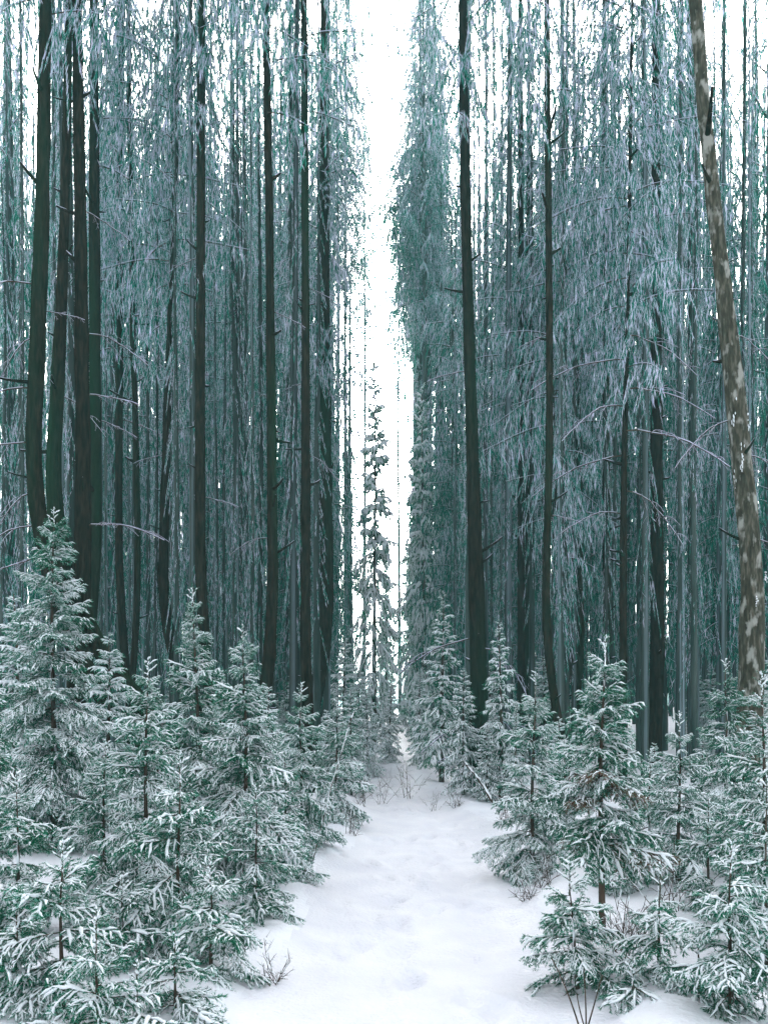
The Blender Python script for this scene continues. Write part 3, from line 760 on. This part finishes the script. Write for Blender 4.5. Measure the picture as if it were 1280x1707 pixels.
# ---- tall rimed spruces behind
for (px, ty, d, kd, w, lb) in [
    (624, 590, 30, 'snowy', 0.42, 'slim white spire spruce standing alone in the bright central gap'),
    (706, 640, 34, 'snowy', 0.42, 'slim pale spire spruce at the right rim of the bright gap'),
    (692, 850, 42, 'snowy', 0.50, 'short faint spire spruce right at the foot of the bright gap'),
    (644, 960, 48, 'snowy', 0.50, 'little faint spruce behind the slim white spire spruce')]:
    mid_spruce(px, ty, d, lb, kd, w, group='spire spruces around the bright gap', name='spire_spruce')
for i, (pr, px, d, h, w, lb) in enumerate([
    (0, 190, 19.5, 17, 1.0, 'rimed spruce between the left trunk cluster and the bowed slim trunk'),
    (1, 292, 22, 19, 1.0, 'pale rimed spruce behind the tapering greenish trunk'),
    (2, 385, 21, 20, 1.0, 'rimed spruce between the straight black trunk and the next one right'),
    (1, 428, 27, 22, 1.0, 'tall pale spruce just left of the second black trunk'),
    (0, 480, 23, 18, 0.8, 'green rimed spruce between black trunk and brown trunk'),
    (0, 540, 22, 16, 0.65, 'deep green spruce right of the brown trunk by the gap'),
    (1, 552, 33, 19, 0.6, 'pale spruce on the left edge of the bright gap'),
    (2, 245, 29, 22, 1.0, 'tall dim spruce behind the bowed slim trunk'),
    (0, 15, 18, 18, 1.0, 'rimed spruce behind the leftmost leaning trunk'),
    (4, 350, 31, 24, 1.0, 'far pale spruce right of the straight black trunk'),
    (4, 115, 25, 22, 1.0, 'rimed spruce glimpsed between the left cluster trunks'),
    (1, 735, 27, 19, 0.7, 'pale spruce on the right edge of the bright gap'),
    (0, 752, 32, 20, 0.9, 'dim spruce left of the thick path trunk'),
    (1, 835, 23, 18, 0.9, 'rimed spruce right of the thick path trunk'),
    (3, 872, 20, 13, 1.0, 'narrow white spruce left of the kinked black trunk'),
    (0, 962, 18.5, 16, 0.95, 'rimed spruce right of the kinked black trunk'),
    (2, 1030, 22, 20, 1.0, 'wide boughed spruce behind the narrow black trunk'),
    (0, 1100, 19, 18, 1.0, 'dark teal spruce left of the leaning trunk'),
    (2, 1165, 21, 20, 1.0, 'dark spruce directly behind the leaning trunk'),
    (1, 1205, 15.5, 15, 0.9, 'snowy spruce showing right behind the leaning trunk foot'),
    (0, 1282, 16, 17, 1.0, 'rimed spruce at the right edge beyond the leaning trunk'),
    (4, 905, 31, 24, 1.0, 'far pale spruce behind the kinked black trunk'),
    (1, 1000, 30, 22, 1.0, 'far spruce above the slender withered spruce'),
    (2, 800, 37, 24, 1.0, 'faint far spruce behind the thick path trunk'),
    (4, 500, 35, 25, 1.0, 'faint far spruce behind the brown trunk'),
    (4, 1075, 33, 25, 1.0, 'faint far spruce above the rounded white spruce'),
    (6, 578, 41, 38, 1.0, 'old thin spruce with high crown at the left side of the bright gap'),
    (3, 584, 44, 24, 0.8, 'narrow pale spruce left of the white spire spruce'),
    (6, 560, 36, 36, 1.0, 'old pale crowned spruce above the dim green trunk'),
    (6, 606, 56, 41, 1.0, 'very tall pale spruce above the white spire spruce'),
    (6, 667, 64, 43, 1.0, 'thin-stemmed very tall pale spruce in the bright gap over the path end'),
    (6, 692, 50, 40, 1.0, 'very tall pale spruce just right of the bright gap'),
    (6, 704, 39, 37, 1.1, 'old thin spruce with crown high over the path end'),
    (3, 700, 37, 18, 0.9, 'narrow pale spruce at the right side of the bright gap'),
    (3, 645, 75, 17, 0.9, 'faint distant spruce low in the bright gap'),
    (3, 686, 62, 19, 0.9, 'faint distant narrow spruce right in the bright gap'),
    (5, 715, 44, 38, 1.0, 'very tall faint spruce right of the bright gap'),
    (5, 735, 48, 39, 1.0, 'very tall faint spruce left of the top of the thick path trunk'),
    (5, 870, 46, 38, 1.0, 'very tall faint spruce between thick path trunk and kinked trunk'),
    (5, 395, 46, 38, 1.0, 'very tall faint spruce between the two black trunks on the left'),
    (2, 180, 36, 25, 1.0, 'faint far spruce behind the left trunk cluster'),
    ]):
    tall(pr, px, d, h, lb, w, i * 1.7)

_v = np.random.default_rng(17); k = 0
while k < 22:                                    # the tops of the older wood, far back
    px = _v.uniform(-20, 1300)
    if 560 < px < 690 or 990 < px < 1090: continue
    tall(5, px, _v.uniform(34, 56), _v.uniform(32, 41), 'very tall far spruce whose pale top fades into the streaked upper wood', _v.uniform(0.85, 1.15), _v.uniform(0, 6), group='very tall far spruces'); k += 1
_u = np.random.default_rng(61)
for k in range(34):                              # low spruces standing in the shade under the tall wood
    px = _u.uniform(-20, 1300); d = _u.uniform(19, 33)
    if 600 < px < 720: continue
    mid_spruce(px, _u.uniform(1085, 1160), d, 'low spruce in the dim understorey far behind the front thicket', _u.choice(['snowy', 'dark']), _u.uniform(0.9, 1.3), group='understorey spruces far back')

# ---- slender pole trees, each one a thing
def pole_meshes(seed, h, r, frost):
    rng = np.random.default_rng(seed)
    me, P, rr = trunk_poly([(0, 0, -0.3, r * 1.2), (rng.normal(0, .06), rng.normal(0, .06), h * 0.4, r * 0.85), (rng.normal(0, .12), rng.normal(0, .12), h * .75, r * 0.55), (0, 0, h, 0.01)], seed, 7, M_BARK_POLE)
    mb = MB(); z = h * 0.18
    while z < h:
        t = z / h; a = rng.uniform(0, 6.28); l = 0.75 * (1 - t) ** 0.5 * rng.uniform(0.4, 1.2) + 0.1
        s = np.linspace(0, 1, 5)[:, None]
        Q = np.array([np.interp(z, P[:, 2], P[:, 0]), np.interp(z, P[:, 2], P[:, 1]), z]) + np.array([math.cos(a), math.sin(a), 0.0]) * s * l * 0.5
        Q[:, 2] -= s[:, 0] ** 1.3 * l * 1.6
        tube(mb, Q, np.linspace(0.008, 0.003, 5), 3, 0)
        tufts(mb, Q, 0.016, 0.012, rng, frost, hangdir=-1.6, elong=11.0)
        z += rng.uniform(0.09, 0.22)
    return me, mb.mesh('crown', TM), h
POLES = [pole_meshes(940 + k, 18, (0.055, 0.07, 0.045, 0.09)[k], (0.5, 0.7, 0.35, 0.6)[k]) for k in range(4)]
_p = np.random.default_rng(31)
def gap(px):                                    # the ride ahead stays open to the sky
    return 560 < px < 722
n = 0
while n < 170:
    px = _p.uniform(-20, 1300); d = _p.uniform(15.5, 24) if n % 2 else _p.uniform(22, 38)
    if gap(px) or (d < 24 and 570 < px < 775): continue
    me, cr, h0 = POLES[n % 4]
    x = (px - 640) / F * d; h = _p.uniform(13, 25)
    root = empty('pole_tree', (x, d, gz(x, d)), _p.uniform(0, 6.28)); w = _p.uniform(0.45, 0.95)
    root.scale = (w, w, h / h0)
    tag(root, 'slender rimed pole tree among many in the hazy wood behind the dark trunks', 'tree', 'slender pole trees in the hazy wood')
    obj('trunk', me, root); obj('crown', cr, root); n += 1

# every one of the many gets a label of its own: counted rightward from a landmark trunk
MARKS = [(-9999, 'the left picture edge'), (60, 'the leftmost leaning trunk'), (140, 'the straight brownish trunk'), (229, 'the slim bowed trunk'), (333, 'the straight black trunk'),
         (453, 'the black trunk above the dark stemmed spruce'), (509, 'the dark brown trunk'), (660, 'the bright gap'), (788, 'the thick path trunk'), (914, 'the kinked black trunk'),
         (1040, 'the narrow black trunk with snowy boughs'), (1215, 'the leaning lichen trunk')]
ONES = ['', 'first', 'second', 'third', 'fourth', 'fifth', 'sixth', 'seventh', 'eighth', 'ninth', 'tenth', 'eleventh', 'twelfth', 'thirteenth', 'fourteenth', 'fifteenth', 'sixteenth', 'seventeenth', 'eighteenth', 'nineteenth']
def ordinal(k):
    return ONES[k] if k < 20 else ('twentieth' if k == 20 else 'thirtieth' if k == 30 else ('twenty' if k < 30 else 'thirty') + '-' + ONES[k % 10])
for grp, text in (('slender pole trees in the hazy wood', 'slender rimed pole tree'), ('understorey spruces far back', 'low understorey spruce'), ('very tall far spruces', 'very tall far spruce')):
    row = sorted((o.location.x / o.location.y * F + 640, o.name) for o in C if o.get('group') == grp)
    tally = {}
    for px, nm in row:
        mk = [t for p, t in MARKS if p <= px][-1]; tally[mk] = tally.get(mk, 0) + 1
        C[nm]['label'] = f'{ordinal(tally[mk])} {text} right of {mk}'

# ---- the wood beyond: one mass nobody could count
def far_and_rear_wood():
    rng = np.random.default_rng(12); mb = MB()
    k = 0
    while k < 1480:
        if k < 1300:
            px = rng.uniform(-350, 1630); d = rng.uniform(38, 85)
            if 564 < px < 694: continue
            x = (px - 640) / F * d
        else:                                      # the wood goes on unseen around the viewer; added to shade trunks and path
            x = rng.uniform(-34, 34); d = rng.uniform(-38, 16)
            if abs(x) < (1.9 if d < -2 else 3.4) or abs(x) < 4.0 + 0.56 * d: continue
        k += 1; z0 = gz(x, d); h = rng.uniform(24, 40) if k <= 1300 else rng.uniform(15, 26); r = rng.uniform(0.05, 0.16)
        z = np.linspace(0, h, 6)
        P = np.stack([x + np.cumsum(rng.normal(0, 0.06, 6)), d + 0 * z, z0 - 0.3 + z], -1)
        tube(mb, P, np.linspace(r, r * 0.3, 6), 5, 4)
        m = 80
        zz = h * rng.uniform(0.15, 1.0, m) ** 0.8; w = rng.uniform(0.35, 1.0) * (1.05 - zz / h)
        B = np.stack([x + rng.normal(0, 1, m) * w * 0.7, d + rng.normal(0, 1, m) * w * 0.7, z0 + zz], -1)
        D = np.array([0, 0, 1.0]) * rng.uniform(0.4, 1.5, m)[:, None] + rng.normal(0, 0.07, (m, 3))
        W = unit(np.cross(D, rng.normal(size=(m, 3)))) * rng.uniform(0.04, 0.10, m)[:, None]
        V = np.stack([B - D * .5, B + W * .5, B + D * .5, B - W * .5], 1).reshape(-1, 3)
        Fq = np.arange(4 * m).reshape(-1, 4); c1 = int(m * rng.uniform(0.1, 0.5)); c2 = int(c1 + (m - c1) * rng.uniform(0.4, 0.8))
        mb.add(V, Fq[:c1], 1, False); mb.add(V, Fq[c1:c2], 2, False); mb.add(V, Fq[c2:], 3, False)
    o = obj('far_and_rear_wood', mb.mesh('far_and_rear_wood', TM + [M_BARK_POLE]))
    tag(o, 'distant rimed wood behind every trunk, with unseen shading trees around the viewer', 'wood', kind='stuff')
far_and_rear_wood()

# ------------------------------------------------------------------ undergrowth and small things
def shrub_mesh(seed, n, h, spread, snow=0.5, kx=0.35):
    rng = np.random.default_rng(seed); mb = MB()
    def stem(p0, D, l, r, lvl):
        s = np.linspace(0, 1, 8)
        P = p0 + s[:, None] * D * l; P[:, 2] -= 0.25 * l * s ** 2 * (1 - D[2])
        P += np.cumsum(rng.normal(0, 0.014 * l, P.shape), 0)
        tube(mb, P, np.linspace(r, r * 0.35, 8), 4, 0)
        if rng.random() < snow:
            Q = resample(P, 0.03); snow_strip(mb, Q, max(0.004, r * 1.3), rng, 0.6, 4)
        if lvl < 2:
            for u in rng.uniform(0.25, 0.95, 4 if lvl == 0 else 3):
                D2 = D + rng.normal(0, 0.55, 3); D2[2] = abs(D2[2]) * 0.7 + 0.05
                stem(P[int(u * 7)], D2 / np.linalg.norm(D2), l * rng.uniform(0.25, 0.5), r * 0.55, lvl + 1)
    for k in range(n):
        a = rng.uniform(0, 6.28); e = rng.uniform(0.1, spread)
        D = np.array([math.cos(a) * e, math.sin(a) * e, 1.0]); D /= np.linalg.norm(D)
        stem(rng.normal(0, 0.05, 3) * np.array([1, 1, 0]) + np.array([0, 0, -0.04]), D, h * rng.uniform(0.5, 1.1), 0.0045, 0)
    return mb.mesh('twigs', [M_TWIG, M_NEEDLE, M_SNOW])
SHRUBS = [shrub_mesh(950, 9, 0.5, 1.3, 0.5), shrub_mesh(951, 12, 0.4, 1.6, 0.7), shrub_mesh(952, 7, 0.6, 0.9, 0.4)]
def shrub(px, py, k, s, label):
    d = CAM_H * F / (py - HZ)
    for _ in range(4):
        x = (px - 640) / F * d; d = (CAM_H - gz(x, d)) * F / (py - HZ)
    x = (px - 640) / F * d
    o = obj('bare_shrub', SHRUBS[k]); o.location = (x, d, gz(x, d)); o.rotation_euler = (0, 0, px * 0.37); o.scale = (s,) * 3
    tag(o, label, 'shrub', 'leafless shrubs poking through the snow')
shrub(905, 1480, 0, 0.8, 'leafless twiggy shrub at the right path edge under the bend spruce')
shrub(880, 1500, 1, 0.8, 'low leafless shrub nearest the path on the right bend')
shrub(1060, 1560, 1, 1.0, 'leafless shrub in snow behind the slender spruce stem')
shrub(1035, 1590, 0, 0.9, 'leafless shrub right at the foot of the slender spruce')
shrub(960, 1600, 1, 0.7, 'leafless shrub under the half-bare drooping spruce')
shrub(1120, 1520, 2, 1.0, 'upright leafless shrub in the right thicket')
shrub(762, 1345, 1, 1.0, 'low dark twigs at the foot of the thick path trunk')
shrub(722, 1350, 2, 0.6, 'small dark tuft of twigs on the right verge near path end')
shrub(838, 1370, 0, 0.9, 'leafless twigs right of the thick path trunk')
shrub(636, 1338, 2, 0.9, 'sparse grassy twigs in the middle of the far path')
shrub(680, 1330, 2, 1.2, 'thin upright twigs right of the far path end')
shrub(600, 1345, 0, 1.0, 'thin twigs at the left verge near the path end')
shrub(455, 1640, 1, 0.7, 'dark twigs poking out beside the lower left path edge')
shrub(590, 1400, 0, 0.8, 'twigs overhanging the left path edge below the white spruce')

# crossing bare stems at the bottom edge
def stems():
    for i, (p0, p1, p2, lb) in enumerate([
        ((985, 1790), (965, 1680), (928, 1610), 'bare dark stem leaning left at the bottom edge right of the path'),
        ((955, 1790), (978, 1690), (990, 1610), 'bare dark stem leaning right across another at the bottom edge'),
        ((975, 1790), (985, 1700), (984, 1630), 'upright bare dark stem between two crossing stems at the bottom'),
        ((1000, 1790), (960, 1690), (950, 1640), 'short bare stem bending left at the bottom edge')]):
        d = 4.15 + 0.06 * i
        P = np.stack([at(*p, d) for p in (p0, p1, p2)]); g0 = gz(P[0][0], d); P[0][2] = min(P[0][2], g0 - 0.05)
        t = np.linspace(0, 1, 10)[:, None]
        Q = (1 - t) ** 2 * P[0] + 2 * t * (1 - t) * P[1] + t ** 2 * P[2]
        Q[:, 1] += np.linspace(0, 0.15, 10) * (-1) ** i
        base = Q[0].copy(); mb = MB(); tube(mb, Q - base, np.linspace(0.006, 0.0025, 10), 5, 0, caps=True)
        o = obj('bare_sapling', mb.mesh('bare_sapling', [M_TWIG])); o.location = base
        tag(o, lb, 'sapling', 'bare saplings at the bottom edge')
stems()

def snowy_pole(name, a, b, r, label, cat, sr=1.0):
    t = np.linspace(0, 1, 16)[:, None]
    P = a + (b - a) * t; P[:, 2] += 0.04 * np.sin(t[:, 0] * 3.1) * np.linalg.norm(b - a)
    rng = np.random.default_rng(int(r * 1e5)); P += np.cumsum(rng.normal(0, 0.004, P.shape), 0)
    root = empty(name, tuple(a)); tag(root, label, cat)
    mb = MB(); tube(mb, P - a, np.linspace(r, r * 0.5, 16), 7, 0, caps=True); obj('stem', mb.mesh('stem', [M_STEM]), root)
    mb = MB(); Q = resample(P - a, 0.05); Q[:, 2] += r * 0.6
    snow_strip(mb, Q, r * 0.95 * sr, rng, 0.97, 6); obj('snow', mb.mesh('snow', [M_TWIG, M_NEEDLE, M_SNOW]), root)
a = at(826, 1316, 13.5); b = at(772, 1270, 13.9)
a[2] = gz(a[0], a[1]) + 0.0
snowy_pole('fallen_branch', a, b, 0.022, 'broken snow-topped branch leaning up to the left before the thick trunk', 'branch')
a = at(516, 1300, 8.3); b = at(592, 1185, 8.6); 
snowy_pole('bent_sapling', np.array([a[0], a[1], gz(a[0], a[1])]), b, 0.007, 'thin snow-lined sapling slanting right above the white path edge spruce', 'sapling')

# ------------------------------------------------------------------ air
def haze():
    mb = MB()
    x, y0, y1, z0, z1 = 420.0, -60.0, 500.0, -3.0, 40.0
    V = [(-x, y0, z0), (x, y0, z0), (x, y1, z0), (-x, y1, z0), (-x, y0, z1), (x, y0, z1), (x, y1, z1), (-x, y1, z1)]
    mb.add(V, [(0, 3, 2, 1), (4, 5, 6, 7), (0, 1, 5, 4), (1, 2, 6, 5), (2, 3, 7, 6), (3, 0, 4, 7)], 0, False)
    m = bpy.data.materials.new('haze_air'); m.use_nodes = True; nt = m.node_tree; nt.nodes.clear()
    v = nt.nodes.new('ShaderNodeVolumePrincipled'); out = nt.nodes.new('ShaderNodeOutputMaterial')
    v.inputs['Color'].default_value = (0.36, 0.74, 0.74, 1); v.inputs['Density'].default_value = HAZE_DENSITY; v.inputs['Anisotropy'].default_value = 0.1
    nt.links.new(v.outputs[0], out.inputs['Volume'])
    o = obj('haze', mb.mesh('haze', [m])); tag(o, 'cold pale mist hanging through the whole wood', 'haze', kind='stuff')
haze()
